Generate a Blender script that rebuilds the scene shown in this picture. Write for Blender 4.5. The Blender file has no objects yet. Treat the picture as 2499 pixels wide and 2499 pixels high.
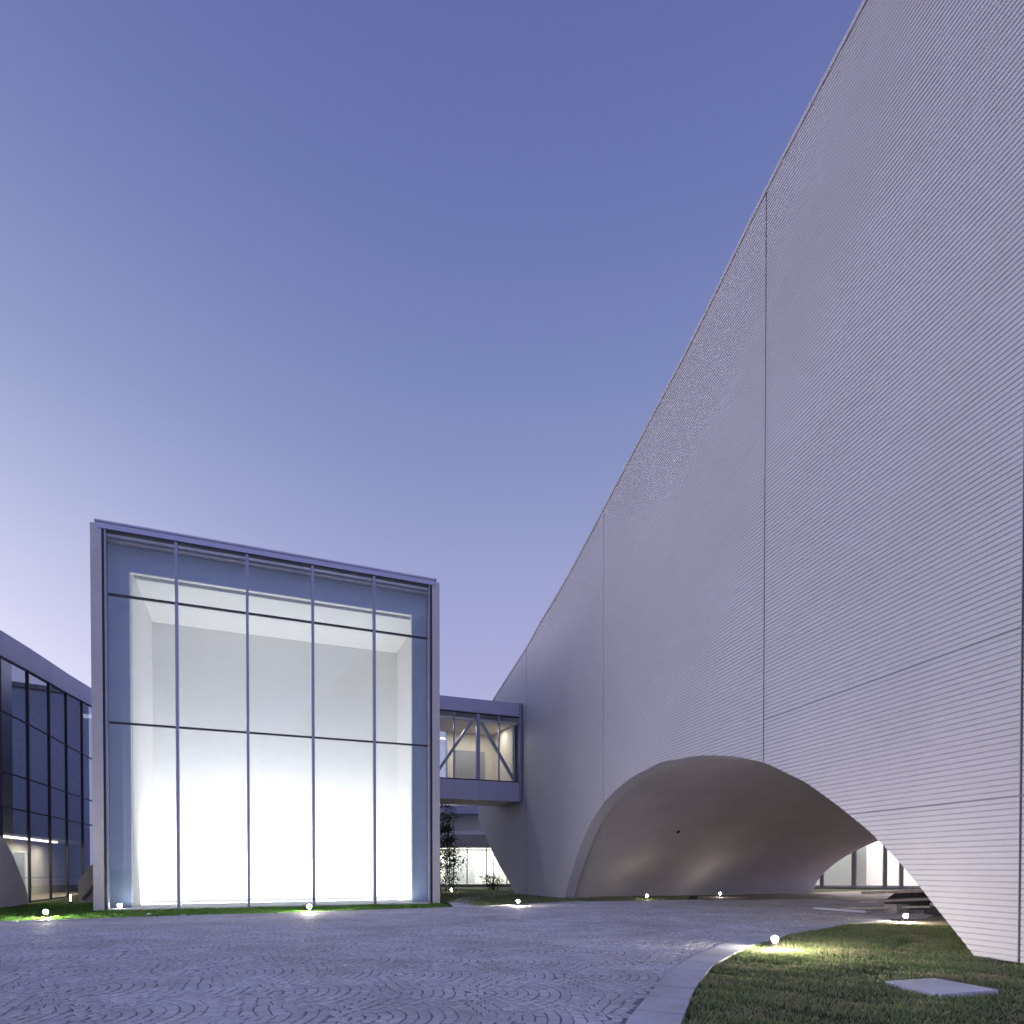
import bpy, math, random
import numpy as np
from mathutils import Vector, Matrix
random.seed(7); RNG = np.random.default_rng(11)
R = math.radians
sc = bpy.context.scene
col = sc.collection

# ------------------------------------------------------------------ camera
cd = bpy.data.cameras.new('camera'); cam = bpy.data.objects.new('camera', cd); col.objects.link(cam)
cam.location = (0, 0, 1.5); cam.rotation_euler = (R(89.2), 0, 0)
cd.sensor_width = 36; cd.lens = 36*1200/1932; cd.shift_y = 0.3565
cd.clip_start = 0.1; cd.clip_end = 3000
sc.camera = cam
vs = sc.view_settings
vs.view_transform = 'Standard'; vs.look = 'None'; vs.exposure = 0.18; vs.gamma = 1; vs.use_curve_mapping = False
sc.cycles.max_bounces = 8; sc.cycles.diffuse_bounces = 4; sc.cycles.transparent_max_bounces = 24
sc.cycles.use_denoising = True
sc.cycles.caustics_reflective = False; sc.cycles.caustics_refractive = False
sc.cycles.sample_clamp_indirect = 6

# ------------------------------------------------------------------ materials
class NT:
    def __init__(s, tree):
        s.t = tree; s.n = tree.nodes; s.l = tree.links
    def new(s, typ, ins=None, **kw):
        nd = s.n.new(typ)
        for k, v in kw.items(): setattr(nd, k, v)
        for k, v in (ins or {}).items():
            if hasattr(v, 'is_linked') or isinstance(v, bpy.types.NodeSocket): s.l.new(v, nd.inputs[k])
            else: nd.inputs[k].default_value = v
        return nd
def ramp(nt, fac, stops, interp='LINEAR'):
    nd = nt.new('ShaderNodeValToRGB'); cr = nd.color_ramp; cr.interpolation = interp
    while len(cr.elements) < len(stops): cr.elements.new(0.5)
    for e, (p, c) in zip(cr.elements, stops): e.position = p; e.color = (*c, 1)
    nt.l.new(fac, nd.inputs[0]); return nd.outputs[0]

def mat(name, rgb, rough=0.6, metal=0.0, var=0.12, scale=3.0, bump=0.0, bscale=30.0, spec=0.5, uv=None):
    """principled surface with procedural colour and roughness variation"""
    m = bpy.data.materials.new(name); m.use_nodes = True
    nt = NT(m.node_tree); p = nt.n['Principled BSDF']
    tc = nt.new('ShaderNodeTexCoord')
    nz = nt.new('ShaderNodeTexNoise', {'Vector': tc.outputs['Object'], 'Scale': scale, 'Detail': 6.0, 'Roughness': 0.6})
    c = ramp(nt, nz.outputs[0], [(0.3, tuple(x*(1-var) for x in rgb)), (0.7, tuple(min(1, x*(1+var)) for x in rgb))])
    nt.l.new(c, p.inputs['Base Color'])
    mr = nt.new('ShaderNodeMapRange', {'Value': nz.outputs[0], 'To Min': rough*0.85, 'To Max': min(1, rough*1.15)})
    nt.l.new(mr.outputs[0], p.inputs['Roughness'])
    p.inputs['Metallic'].default_value = metal; p.inputs['Specular IOR Level'].default_value = spec
    if bump:
        n2 = nt.new('ShaderNodeTexNoise', {'Vector': tc.outputs['Object'], 'Scale': bscale, 'Detail': 5.0})
        b = nt.new('ShaderNodeBump', {'Height': n2.outputs[0], 'Strength': bump, 'Distance': 0.02})
        nt.l.new(b.outputs[0], p.inputs['Normal'])
    return m

def tile_mat(name, rgb):
    """glazed brick courses: vertical joints and tone per brick from UV in metres"""
    m = bpy.data.materials.new(name); m.use_nodes = True
    nt = NT(m.node_tree); p = nt.n['Principled BSDF']
    uv = nt.new('ShaderNodeUVMap')
    br = nt.new('ShaderNodeTexBrick', {'Vector': uv.outputs[0], 'Scale': 1.0, 'Mortar Size': 0.004, 'Mortar Smooth': 0.2,
                'Bias': 0.0, 'Brick Width': 0.24, 'Row Height': COURSE,
                'Color1': (*[x*0.985 for x in rgb], 1), 'Color2': (*[x*1.012 for x in rgb], 1), 'Mortar': (*[x*0.92 for x in rgb], 1)})
    nz = nt.new('ShaderNodeTexNoise', {'Vector': uv.outputs[0], 'Scale': 0.35, 'Detail': 5.0})
    c2 = ramp(nt, nz.outputs[0], [(0.25, (0.93, 0.925, 0.91)), (0.75, (1, 1, 1))])
    mx = nt.new('ShaderNodeMix', data_type='RGBA', blend_type='MULTIPLY'); mx.inputs[0].default_value = 1
    nt.l.new(br.outputs[0], mx.inputs[6]); nt.l.new(c2, mx.inputs[7])
    nt.l.new(mx.outputs[2], p.inputs['Base Color'])
    p.inputs['Roughness'].default_value = 0.6; p.inputs['Specular IOR Level'].default_value = 0.25
    return m

def glass_mat(name, tint, refl, ior=1.5, gc=(0.9, 0.93, 1)):
    m = bpy.data.materials.new(name); m.use_nodes = True
    nt = NT(m.node_tree); nt.n.remove(nt.n['Principled BSDF']); out = nt.n['Material Output']
    tr = nt.new('ShaderNodeBsdfTransparent', {'Color': (*tint, 1)})
    gl = nt.new('ShaderNodeBsdfGlossy', {'Color': (*gc, 1), 'Roughness': 0.0})
    fr = nt.new('ShaderNodeFresnel', {'IOR': ior})
    mr = nt.new('ShaderNodeMapRange', {'Value': fr.outputs[0], 'To Min': refl, 'To Max': 1.0})
    geo = nt.new('ShaderNodeNewGeometry'); inv = nt.new('ShaderNodeMath', {0: 1.0, 1: geo.outputs['Backfacing']}, operation='SUBTRACT')
    one = nt.new('ShaderNodeMath', {0: mr.outputs[0], 1: inv.outputs[0]}, operation='MULTIPLY')   # the coating sits on the outer face only
    mx = nt.new('ShaderNodeMixShader'); nt.l.new(one.outputs[0], mx.inputs[0])
    nt.l.new(tr.outputs[0], mx.inputs[1]); nt.l.new(gl.outputs[0], mx.inputs[2]); nt.l.new(mx.outputs[0], out.inputs[0])
    return m

def emit_mat(name, rgb, s):
    m = bpy.data.materials.new(name); m.use_nodes = True
    p = m.node_tree.nodes['Principled BSDF']
    p.inputs['Base Color'].default_value = (0.8, 0.8, 0.8, 1)
    p.inputs['Emission Color'].default_value = (*rgb, 1); p.inputs['Emission Strength'].default_value = s
    return m

def stone_mat(name, cols, rough):
    m = bpy.data.materials.new(name); m.use_nodes = True
    nt = NT(m.node_tree); p = nt.n['Principled BSDF']
    g = nt.new('ShaderNodeNewGeometry'); tc = nt.new('ShaderNodeTexCoord')
    c = ramp(nt, g.outputs['Random Per Island'], [(i/(len(cols)-1), k) for i, k in enumerate(cols)])
    nz = nt.new('ShaderNodeTexNoise', {'Vector': tc.outputs['Object'], 'Scale': 60.0, 'Detail': 4.0})
    n3 = nt.new('ShaderNodeTexNoise', {'Vector': tc.outputs['Object'], 'Scale': 0.45, 'Detail': 4.0, 'Roughness': 0.65})
    c2 = ramp(nt, nz.outputs[0], [(0.3, (0.8, 0.8, 0.8)), (0.7, (1.1, 1.1, 1.1))])
    c3 = ramp(nt, n3.outputs[0], [(0.3, (0.74, 0.72, 0.68)), (0.6, (1.05, 1.05, 1.05))])
    m1 = nt.new('ShaderNodeMix', data_type='RGBA', blend_type='MULTIPLY'); m1.inputs[0].default_value = 1
    m2 = nt.new('ShaderNodeMix', data_type='RGBA', blend_type='MULTIPLY'); m2.inputs[0].default_value = 1
    nt.l.new(c, m1.inputs[6]); nt.l.new(c2, m1.inputs[7]); nt.l.new(m1.outputs[2], m2.inputs[6]); nt.l.new(c3, m2.inputs[7])
    nt.l.new(m2.outputs[2], p.inputs['Base Color']); p.inputs['Roughness'].default_value = rough
    b = nt.new('ShaderNodeBump', {'Height': nz.outputs[0], 'Strength': 0.35, 'Distance': 0.006}); nt.l.new(b.outputs[0], p.inputs['Normal'])
    return m

def leaf_mat(name, stops, rough=0.55, patch=None):
    m = bpy.data.materials.new(name); m.use_nodes = True
    nt = NT(m.node_tree); p = nt.n['Principled BSDF']
    g = nt.new('ShaderNodeNewGeometry')
    c = ramp(nt, g.outputs['Random Per Island'], [(i/(len(stops)-1), k) for i, k in enumerate(stops)])
    if patch:
        tc = nt.new('ShaderNodeTexCoord')
        nz = nt.new('ShaderNodeTexNoise', {'Vector': tc.outputs['Object'], 'Scale': 1.1, 'Detail': 5.0, 'Roughness': 0.7})
        f = nt.new('ShaderNodeMapRange', {'Value': nz.outputs[0], 'From Min': 0.5, 'From Max': 0.68})
        mx = nt.new('ShaderNodeMix', data_type='RGBA'); nt.l.new(f.outputs[0], mx.inputs[0]); nt.l.new(c, mx.inputs[6]); mx.inputs[7].default_value = (*patch, 1)
        c = mx.outputs[2]
    nt.l.new(c, p.inputs['Base Color']); p.inputs['Roughness'].default_value = rough
    p.inputs['Specular IOR Level'].default_value = 0.25
    tl = nt.new('ShaderNodeBsdfTranslucent'); nt.l.new(c, tl.inputs['Color'])           # thin blades pass light
    ms = nt.new('ShaderNodeMixShader'); ms.inputs[0].default_value = 0.42
    nt.l.new(p.outputs[0], ms.inputs[1]); nt.l.new(tl.outputs[0], ms.inputs[2]); nt.l.new(ms.outputs[0], nt.n['Material Output'].inputs[0])
    return m

COURSE = 2.65/27
M = dict(
    tile=tile_mat('white glazed brick', (0.60, 0.585, 0.625)),
    groove=mat('dark joint', (0.42, 0.415, 0.49), 0.8),
    slate=mat('slate render', (0.30, 0.33, 0.42), 0.7),
    mjoint=mat('grey sealant', (0.26, 0.26, 0.31), 0.8),
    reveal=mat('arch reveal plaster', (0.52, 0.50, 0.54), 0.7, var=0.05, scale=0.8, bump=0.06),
    seam=mat('dark sealant', (0.05, 0.05, 0.06), 0.7),
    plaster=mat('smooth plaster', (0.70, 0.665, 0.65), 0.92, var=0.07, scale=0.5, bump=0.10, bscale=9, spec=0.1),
    rim=mat('pale plaster edge', (0.72, 0.68, 0.72), 0.7, var=0.05, scale=0.8, bump=0.06),
    metal=mat('grey aluminium', (0.44, 0.445, 0.61), 0.42, 0.35, var=0.05),
    frame=mat('anodised frame', (0.30, 0.31, 0.43), 0.4, 0.4, var=0.05),
    dark=mat('dark frame', (0.035, 0.037, 0.05), 0.45, 0.2),
    white=mat('white painted wall', (0.80, 0.80, 0.79), 0.7, var=0.02, bump=0.02),
    offwhite=mat('off white panel', (0.66, 0.66, 0.66), 0.7, var=0.03),
    sky_tint=mat('panel with painted sky reflection', (0.42, 0.49, 0.64), 0.6, var=0.03),  # blue stands in for the sky reflected in the pavilion glass
    greyp=mat('grey ceiling slot', (0.34, 0.37, 0.38), 0.7, var=0.03),
    slab=mat('grey slab', (0.20, 0.19, 0.195), 0.7),
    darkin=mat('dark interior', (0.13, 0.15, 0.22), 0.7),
    cream=mat('cream wall', (0.64, 0.60, 0.53), 0.7, var=0.04),
    door=mat('grey door', (0.27, 0.28, 0.30), 0.5, var=0.04),
    roof=mat('roof sheet', (0.30, 0.30, 0.33), 0.7),
    glass=glass_mat('clear glass', (0.93, 0.96, 0.97), 0.06),
    glass_front=glass_mat('sky reflecting glass', (0.93, 0.955, 0.97), 0.03),
    glass_left=glass_mat('blue coated glass', (0.85, 0.88, 0.93), 0.44, gc=(0.80, 0.86, 1.0)),
    ground=mat('dark soil and short turf', (0.060, 0.066, 0.036), 0.95, var=0.4, scale=1.4, bump=0.6, bscale=40, spec=0.1),
    sand=mat('sandy paving', (0.30, 0.25, 0.20), 0.85, var=0.15, scale=2.0, bump=0.25),
    floor=mat('brown arch floor', (0.27, 0.23, 0.21), 0.8, var=0.25, scale=0.8, bump=0.2),
    joint=mat('dark paving joint', (0.21, 0.205, 0.23), 0.9, var=0.3, scale=6),
    cobble=stone_mat('grey granite setts', [(0.49, 0.485, 0.54), (0.60, 0.59, 0.65), (0.53, 0.52, 0.58), (0.66, 0.645, 0.70)], 0.72),
    kerb=stone_mat('pale granite slab', [(0.54, 0.55, 0.64), (0.62, 0.63, 0.71), (0.57, 0.58, 0.67)], 0.55),
    grass=leaf_mat('lawn grass', [(0.13, 0.19, 0.085), (0.21, 0.29, 0.125), (0.29, 0.35, 0.16), (0.36, 0.35, 0.21)], patch=(0.42, 0.36, 0.25)),
    grass2=leaf_mat('green lawn', [(0.07, 0.18, 0.035), (0.12, 0.28, 0.05), (0.17, 0.34, 0.07)]),
    leaf=leaf_mat('small leaves', [(0.03, 0.05, 0.02), (0.07, 0.09, 0.035), (0.11, 0.08, 0.05), (0.05, 0.08, 0.03)]),
    bark=mat('bark', (0.10, 0.085, 0.07), 0.9, var=0.3, scale=12, bump=0.5),
    wood=mat('weathered plank', (0.52, 0.47, 0.42), 0.8, var=0.25, scale=8, bump=0.3),
    tarp=mat('dark tarpaulin', (0.05, 0.047, 0.047), 0.6, var=0.3, scale=5, bump=0.6, bscale=8),
    block=mat('pale concrete block', (0.42, 0.40, 0.38), 0.85, var=0.15, scale=9, bump=0.3),
    black=mat('black housing', (0.02, 0.02, 0.022), 0.4),
    lens=emit_mat('lit lamp lens', (1.0, 0.88, 0.78), 160),
    lens_lawn=emit_mat('bright lamp lens', (1.0, 0.91, 0.70), 2500),
    lens_mid=emit_mat('medium lamp lens', (1.0, 0.90, 0.72), 850),
    lens_b=emit_mat('lit small lens', (1.0, 0.95, 0.85), 60),
    tube=emit_mat('lit tube', (1.0, 0.93, 0.80), 6),
)

# ------------------------------------------------------------------ mesh helpers
class MB:
    def __init__(s): s.v = []; s.f = []; s.uv = None
    def add(s, vs, fs):
        b = len(s.v); s.v += [tuple(p) for p in vs]; s.f += [tuple(i+b for i in f) for f in fs]; return s
    def box(s, x0, x1, y0, y1, z0, z1):
        return s.add([(x0,y0,z0),(x1,y0,z0),(x1,y1,z0),(x0,y1,z0),(x0,y0,z1),(x1,y0,z1),(x1,y1,z1),(x0,y1,z1)],
                     [(0,3,2,1),(4,5,6,7),(0,1,5,4),(1,2,6,5),(2,3,7,6),(3,0,4,7)])
    def prism(s, poly, z0, z1):
        n = len(poly)
        v = [(x, y, z0) for x, y in poly] + [(x, y, z1) for x, y in poly]
        return s.add(v, [tuple(range(n-1, -1, -1)), tuple(range(n, 2*n))] + [(i, (i+1) % n, n+(i+1) % n, n+i) for i in range(n)])
    def bar(s, a, b, w, d):
        """rectangular bar from a to b, w across and d deep"""
        a = Vector(a); b = Vector(b); t = (b-a).normalized(); up = Vector((0, 1, 0)) if abs(t.y) < 0.9 else Vector((0, 0, 1))
        p = t.cross(up).normalized(); q = p.cross(t).normalized()
        v = [c + p*sx*w/2 + q*sy*d/2 for c in (a, b) for sx, sy in ((-1,-1),(1,-1),(1,1),(-1,1))]
        return s.add(v, [(3,2,1,0),(4,5,6,7),(0,1,5,4),(1,2,6,5),(2,3,7,6),(3,0,4,7)])
    def tube(s, pts, rad, n=10):
        rings = []
        for i, p in enumerate(pts):
            p = Vector(p); t = (Vector(pts[min(i+1, len(pts)-1)]) - Vector(pts[max(i-1, 0)])).normalized()
            a = t.orthogonal().normalized(); c = t.cross(a); r = rad[i] if isinstance(rad, (list, tuple)) else rad
            rings.append([p + (a*math.cos(2*math.pi*k/n) + c*math.sin(2*math.pi*k/n))*r for k in range(n)])
        v = [q for r_ in rings for q in r_]; f = []
        for i in range(len(rings)-1):
            for k in range(n): f.append((i*n+k, i*n+(k+1) % n, (i+1)*n+(k+1) % n, (i+1)*n+k))
        f.append(tuple(range(n-1, -1, -1))); f.append(tuple(range((len(rings)-1)*n, len(rings)*n)))
        return s.add(v, f)
    def build(s, name, m, parent=None, smooth=False, bevel=0):
        me = bpy.data.meshes.new(name); me.from_pydata(s.v, [], s.f); me.materials.append(M[m] if isinstance(m, str) else m)
        if smooth: me.polygons.foreach_set('use_smooth', [True]*len(me.polygons))
        o = bpy.data.objects.new(name, me); col.objects.link(o)
        if parent: o.parent = parent
        if bevel:
            b = o.modifiers.new('bevel', 'BEVEL'); b.width = bevel; b.segments = 2; b.limit_method = 'ANGLE'
        return o
def np_mesh(name, V, F, m, parent=None, UV=None, smooth=False):
    """V (n,3), F (m,k) all faces with k corners"""
    me = bpy.data.meshes.new(name); k = F.shape[1]
    me.vertices.add(len(V)); me.vertices.foreach_set('co', V.astype(np.float32).ravel())
    me.loops.add(F.size); me.loops.foreach_set('vertex_index', F.astype(np.int32).ravel())
    me.polygons.add(len(F)); me.polygons.foreach_set('loop_start', np.arange(0, F.size, k, dtype=np.int32))
    me.polygons.foreach_set('loop_total', np.full(len(F), k, dtype=np.int32))
    if UV is not None:
        l = me.uv_layers.new(name='UVMap'); l.data.foreach_set('uv', UV[F.ravel()].astype(np.float32).ravel())
    me.polygons.foreach_set('use_smooth', np.full(len(F), smooth))
    me.update(calc_edges=True); me.validate()
    me.materials.append(M[m]); o = bpy.data.objects.new(name, me); col.objects.link(o)
    if parent: o.parent = parent
    return o
def tag(o, label=None, cat=None, group=None, kind=None):
    for k, v in (('label', label), ('category', cat), ('group', group), ('kind', kind)):
        if v: o[k] = v
    return o
def thing(name, label, cat, loc=(0, 0, 0), rz=0, group=None):
    o = bpy.data.objects.new(name, None); col.objects.link(o); o.empty_display_size = 0.3
    o.location = loc; o.rotation_euler = (0, 0, rz); return tag(o, label, cat, group)
def children(o): return [c for c in bpy.data.objects if c.parent == o]
def copy_tree(o, parent=None):
    c = o.copy(); col.objects.link(c); c.parent = parent
    for ch in children(o): copy_tree(ch, c)
    return c
def light(name, kind, loc, energy, color, parent=None, size=None, size_y=None, rot=None, **kw):
    d = bpy.data.lights.new(name, kind); d.energy = energy; d.color = color
    if kind == 'AREA':
        d.shape = 'RECTANGLE'; d.size = size; d.size_y = size_y
    elif size: d.shadow_soft_size = size
    for k, v in kw.items(): setattr(d, k, v)
    o = bpy.data.objects.new(name, d); col.objects.link(o); o.location = loc
    if rot: o.rotation_euler = rot
    if parent: o.parent = parent
    return o
def in_poly(px, py, poly):
    inside = np.zeros(px.shape, bool); n = len(poly); j = n-1
    for i in range(n):
        xi, yi = poly[i]; xj, yj = poly[j]
        if yi != yj:
            c = ((yi > py) != (yj > py)) & (px < (xj-xi)*(py-yi)/(yj-yi) + xi); inside ^= c
        j = i
    return inside

# ------------------------------------------------------------------ sky and sun
SUN_EL, SUN_AZ = R(7), R(250)
w = bpy.data.worlds.new('World'); sc.world = w; w.use_nodes = True
nt = NT(w.node_tree); bg = nt.n['Background']
tc = nt.new('ShaderNodeTexCoord'); sep = nt.new('ShaderNodeSeparateXYZ', {0: tc.outputs['Generated']})
dusk = ramp(nt, sep.outputs[2], [(0.0, (0.53, 0.48, 0.73)), (0.16, (0.49, 0.48, 0.725)), (0.30, (0.39, 0.395, 0.66)), (0.42, (0.315, 0.345, 0.60)),
                                 (0.53, (0.230, 0.280, 0.52)), (0.68, (0.155, 0.192, 0.44)), (0.81, (0.112, 0.138, 0.375)), (1.0, (0.085, 0.11, 0.33))])
glow = ramp(nt, sep.outputs[2], [(0.0, (1.45, 1.27, 1.36)), (0.15, (1.46, 1.41, 1.52)), (0.30, (1.02, 1.01, 1.17)), (0.44, (0.62, 0.66, 0.88)),
                                 (0.56, (0.37, 0.42, 0.66)), (0.72, (0.20, 0.24, 0.49)), (0.85, (0.13, 0.155, 0.39)), (1.0, (0.085, 0.11, 0.33))])
wx = nt.new('ShaderNodeVectorMath', {0: tc.outputs['Generated'], 1: (-0.93, -0.37, 0.0)}, operation='DOT_PRODUCT')
fac = nt.new('ShaderNodeMapRange', {'Value': wx.outputs['Value'], 'From Min': -0.28, 'From Max': 0.95}, interpolation_type='SMOOTHSTEP')
mx = nt.new('ShaderNodeMix', data_type='RGBA'); nt.l.new(fac.outputs[0], mx.inputs[0]); nt.l.new(dusk, mx.inputs[6]); nt.l.new(glow, mx.inputs[7])
sky = nt.new('ShaderNodeTexSky', sky_type='NISHITA', sun_disc=False, sun_elevation=R(1.0), sun_rotation=SUN_AZ)
sm = nt.new('ShaderNodeVectorMath', {0: sky.outputs[0], 'Scale': 0.02}, operation='SCALE')
ad = nt.new('ShaderNodeVectorMath', {0: mx.outputs[2], 1: sm.outputs[0]}, operation='ADD')
bk = nt.new('ShaderNodeVectorMath', {0: tc.outputs['Generated'], 1: (-0.86, -0.51, 0.0)}, operation='DOT_PRODUCT')
bf = nt.new('ShaderNodeMapRange', {'Value': bk.outputs['Value'], 'From Min': 0.35, 'From Max': 1.0, 'To Min': 0.0, 'To Max': 1.0}, interpolation_type='SMOOTHSTEP')
bc = nt.new('ShaderNodeVectorMath', {0: (0.22, 0.26, 0.50), 'Scale': bf.outputs[0]}, operation='SCALE')
bs = nt.new('ShaderNodeVectorMath', {0: bc.outputs[0], 1: ad.outputs[0], 2: ad.outputs[0]}, operation='MULTIPLY_ADD')
ek = nt.new('ShaderNodeVectorMath', {0: tc.outputs['Generated'], 1: (0.50, -0.866, 0.0)}, operation='DOT_PRODUCT')
ef = nt.new('ShaderNodeMapRange', {'Value': ek.outputs['Value'], 'From Min': 0.25, 'From Max': 0.95}, interpolation_type='SMOOTHSTEP')
em = nt.new('ShaderNodeMix', data_type='RGBA'); nt.l.new(ef.outputs[0], em.inputs[0]); nt.l.new(bs.outputs[0], em.inputs[6])
eb = ramp(nt, sep.outputs[2], [(0.0, (0.58, 0.58, 0.98)), (0.35, (0.50, 0.56, 1.04)), (1.0, (0.085, 0.11, 0.33))])
nt.l.new(eb, em.inputs[7]); nt.l.new(em.outputs[2], bg.inputs['Color']); bg.inputs['Strength'].default_value = 0.90
sd = bpy.data.lights.new('sun', 'SUN'); sd.energy = 0.15; sd.angle = R(25); sd.color = (1.0, 0.86, 0.82)
so = bpy.data.objects.new('sun', sd); col.objects.link(so)
sdir = Vector((math.sin(SUN_AZ)*math.cos(SUN_EL), math.cos(SUN_AZ)*math.cos(SUN_EL), math.sin(SUN_EL)))
so.rotation_euler = (-sdir).to_track_quat('-Z', 'Y').to_euler(); so.location = sdir*200

# ------------------------------------------------------------------ ground
def sheet(name, poly, z, m, kind='structure'):
    b = MB(); b.add([(x, y, z) for x, y in poly], [tuple(range(len(poly)))]); o = b.build(name, m); tag(o, kind=kind); return o
sheet('ground', [(-900, -900), (900, -900), (900, 900), (-900, 900)], -0.030, 'ground')
KIN = [(0.10, -4), (0.34, 2.5), (0.66, 4.4), (1.09, 6.1), (1.85, 8.09), (2.91, 10.45), (4.27, 12.66), (6.45, 15.30), (9.15, 17.60), (10.6, 18.45)]
KOUT = [(0.62, -4), (0.85, 2.5), (1.16, 4.4), (1.60, 6.02), (2.22, 7.75), (3.05, 9.65), (4.30, 11.75), (6.30, 14.35), (9.0, 16.95), (10.75, 18.0)]
FAR = [(15.0, 31.0), (12.3, 30.6), (8.5, 30.4), (3.3, 28.6), (-1.25, 24.64), (-2.12, 23.98), (-6.54, 21.41), (-10.37, 19.55), (-14.07, 17.46), (-30, 8.5)]
PLAZA = KIN + [(12.5, 19.2), (16.5, 24.0)] + FAR + [(-30, -4)]
sheet('plaza_base', PLAZA, -0.0075, 'joint')

def cobbles():
    """setts laid in overlapping fans that open towards +x: rings round each fan centre, straight rows in its tail"""
    Rr, c, L, AM = 1.30, 0.130, 0.140, 2.25; X0_, Y0_ = -1.73, 8.95
    out = []
    def owner_is(px, py, cx, cy):
        ok = np.hypot(px-cx, py-cy) < Rr*0.998
        for dx, dy in ((-Rr, Rr), (-Rr, -Rr), (-2*Rr, 0)): ok &= np.hypot(px-cx-dx, py-cy-dy) >= Rr*0.93
        return ok
    PA = np.array(PLAZA)
    for i in range(-24, 18):
        for j in range(-6, 14):
            cx = X0_+i*Rr; cy = Y0_+(2*j+(i % 2))*Rr
            if cy > 33 or cy < 2.5 or abs(cx) > (cy+2)*0.86+3.5: continue
            quads = []
            for k in range(10):
                r0 = k*c; r1 = r0+c; rm = (r0+r1)/2
                n = max(3, int(2*AM*rm/L))
                e = -AM+2*AM*(np.arange(n+1)/n); e[1:-1] += (RNG.random(n-1)-0.5)*0.035/max(rm, 0.1)
                for a, b_ in zip(e, e[1:]):
                    wj = (random.random()-0.5)*0.010
                    quads.append([(r0+wj, a), (r1+wj, a), (r1+wj, b_), (r0+wj, b_)])
            q = np.array(quads); P = np.stack([cx+q[..., 0]*np.cos(q[..., 1]), cy+q[..., 0]*np.sin(q[..., 1])], -1)
            tails = []                                      # rows behind the centre bow the same way
            for k in range(-5, 10):
                y = -Rr+random.random()*L
                while y < Rr:
                    y2 = y+L*random.uniform(0.85, 1.15); x1 = -k*c+(random.random()-0.5)*0.01; b0 = -0.42*y*y; b1 = -0.42*y2*y2
                    tails.append([(x1-c+b0, y), (x1+b0, y), (x1+b1, y2), (x1-c+b1, y2)]); y = y2
            tl = np.array(tails); tl = tl[np.abs(np.arctan2(tl[..., 1].mean(1), tl[..., 0].mean(1))) > AM-0.02]; P = np.concatenate([P, tl+np.array([cx, cy])])
            m = P.mean(1); keep = owner_is(m[:, 0], m[:, 1], cx, cy) & in_poly(m[:, 0], m[:, 1], PLAZA)
            if keep.any(): out.append(P[keep])
    P = np.concatenate(out); n = len(P)
    x, y = P[..., 0], P[..., 1]
    P = np.stack([x+0.02*np.sin(0.9*x+1.3*y)+0.006*np.sin(4.1*y-3.3*x), y+0.03*np.sin(0.7*x-0.9*y)+0.008*np.sin(5.2*x+1.1*y)], -1)
    m = P.mean(1, keepdims=True); d = P-m; ln = np.linalg.norm(d, axis=-1, keepdims=True)
    o4 = m+d*np.maximum(0.3, (ln-0.0075)/ln); i4 = m+d*np.maximum(0.25, (ln-0.024)/ln)+(RNG.random(P.shape)-0.5)*0.010
    q = np.zeros((n, 8, 3)); z = (RNG.random((n, 1))-0.5)*0.008; tx = (RNG.random((n, 1))-0.5)*0.10; ty = (RNG.random((n, 1))-0.5)*0.10
    q[:, :4, :2] = o4; q[:, :4, 2] = -0.0095
    q[:, 4:, :2] = i4; q[:, 4:, 2] = z+(i4-m)[..., 0]*tx+(i4-m)[..., 1]*ty
    f1 = np.array([(4, 5, 6, 7), (0, 1, 5, 4), (1, 2, 6, 5), (2, 3, 7, 6), (3, 0, 4, 7)])
    F = (np.arange(n)[:, None, None]*8+f1[None]).reshape(-1, 4)
    o = np_mesh('cobbled_plaza', q.reshape(-1, 3), F, 'cobble'); tag(o, kind='structure')
    print('stones', n)
cobbles()

def lerp_poly(P, t):
    """point at fraction t of a polyline by arc length"""
    P = [Vector(p) for p in P]; L = [0]
    for a, b in zip(P, P[1:]): L.append(L[-1]+(b-a).length)
    d = t*L[-1]
    for i in range(len(P)-1):
        if d <= L[i+1]+1e-6: return P[i].lerp(P[i+1], (d-L[i])/max(1e-9, L[i+1]-L[i]))
    return P[-1]
def kerb():
    b = MB(); n = 34; rng = random.Random(3)
    for i in range(n):
        e = 0.024/0.75/n
        t0 = i/n + e*0.6; t1 = (i+1)/n - e*0.6
        p = [lerp_poly(KIN, t0), lerp_poly(KIN, (t0+t1)/2), lerp_poly(KIN, t1), lerp_poly(KOUT, t1), lerp_poly(KOUT, (t0+t1)/2), lerp_poly(KOUT, t0)]
        z = 0.022 + rng.random()*0.004
        b.prism([(q.x, q.y) for q in p][::-1], -0.02, z)
    o = b.build('kerb_strip', 'kerb', bevel=0.004); tag(o, kind='structure')
    jb = MB()
    for i in range(60):
        p = [lerp_poly(KIN, i/60), lerp_poly(KIN, (i+1)/60), lerp_poly(KOUT, (i+1)/60), lerp_poly(KOUT, i/60)]
        c_ = sum(p, Vector((0, 0)))/4; jb.add([(*(c_+(q-c_)*1.0).lerp(c_, 0.02), 0.0205) for q in p], [(3, 2, 1, 0)])
    o = jb.build('kerb_joints', 'seam'); tag(o, kind='structure')
    b = MB()                                                # thin edging stones on the far side of the plaza
    E_ = FAR[3:]
    n = 46
    for i in range(n):
        p, q = lerp_poly(E_, i/n+0.0004), lerp_poly(E_, (i+1)/n-0.0004)
        d = (q-p).normalized(); nrm = Vector((d.y, -d.x))
        b.prism([(p.x, p.y), (q.x, q.y), (q.x+nrm.x*0.14, q.y+nrm.y*0.14), (p.x+nrm.x*0.14, p.y+nrm.y*0.14)], -0.02, 0.03)
    o = b.build('edging_strip', 'kerb'); tag(o, kind='structure')
kerb()
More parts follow.
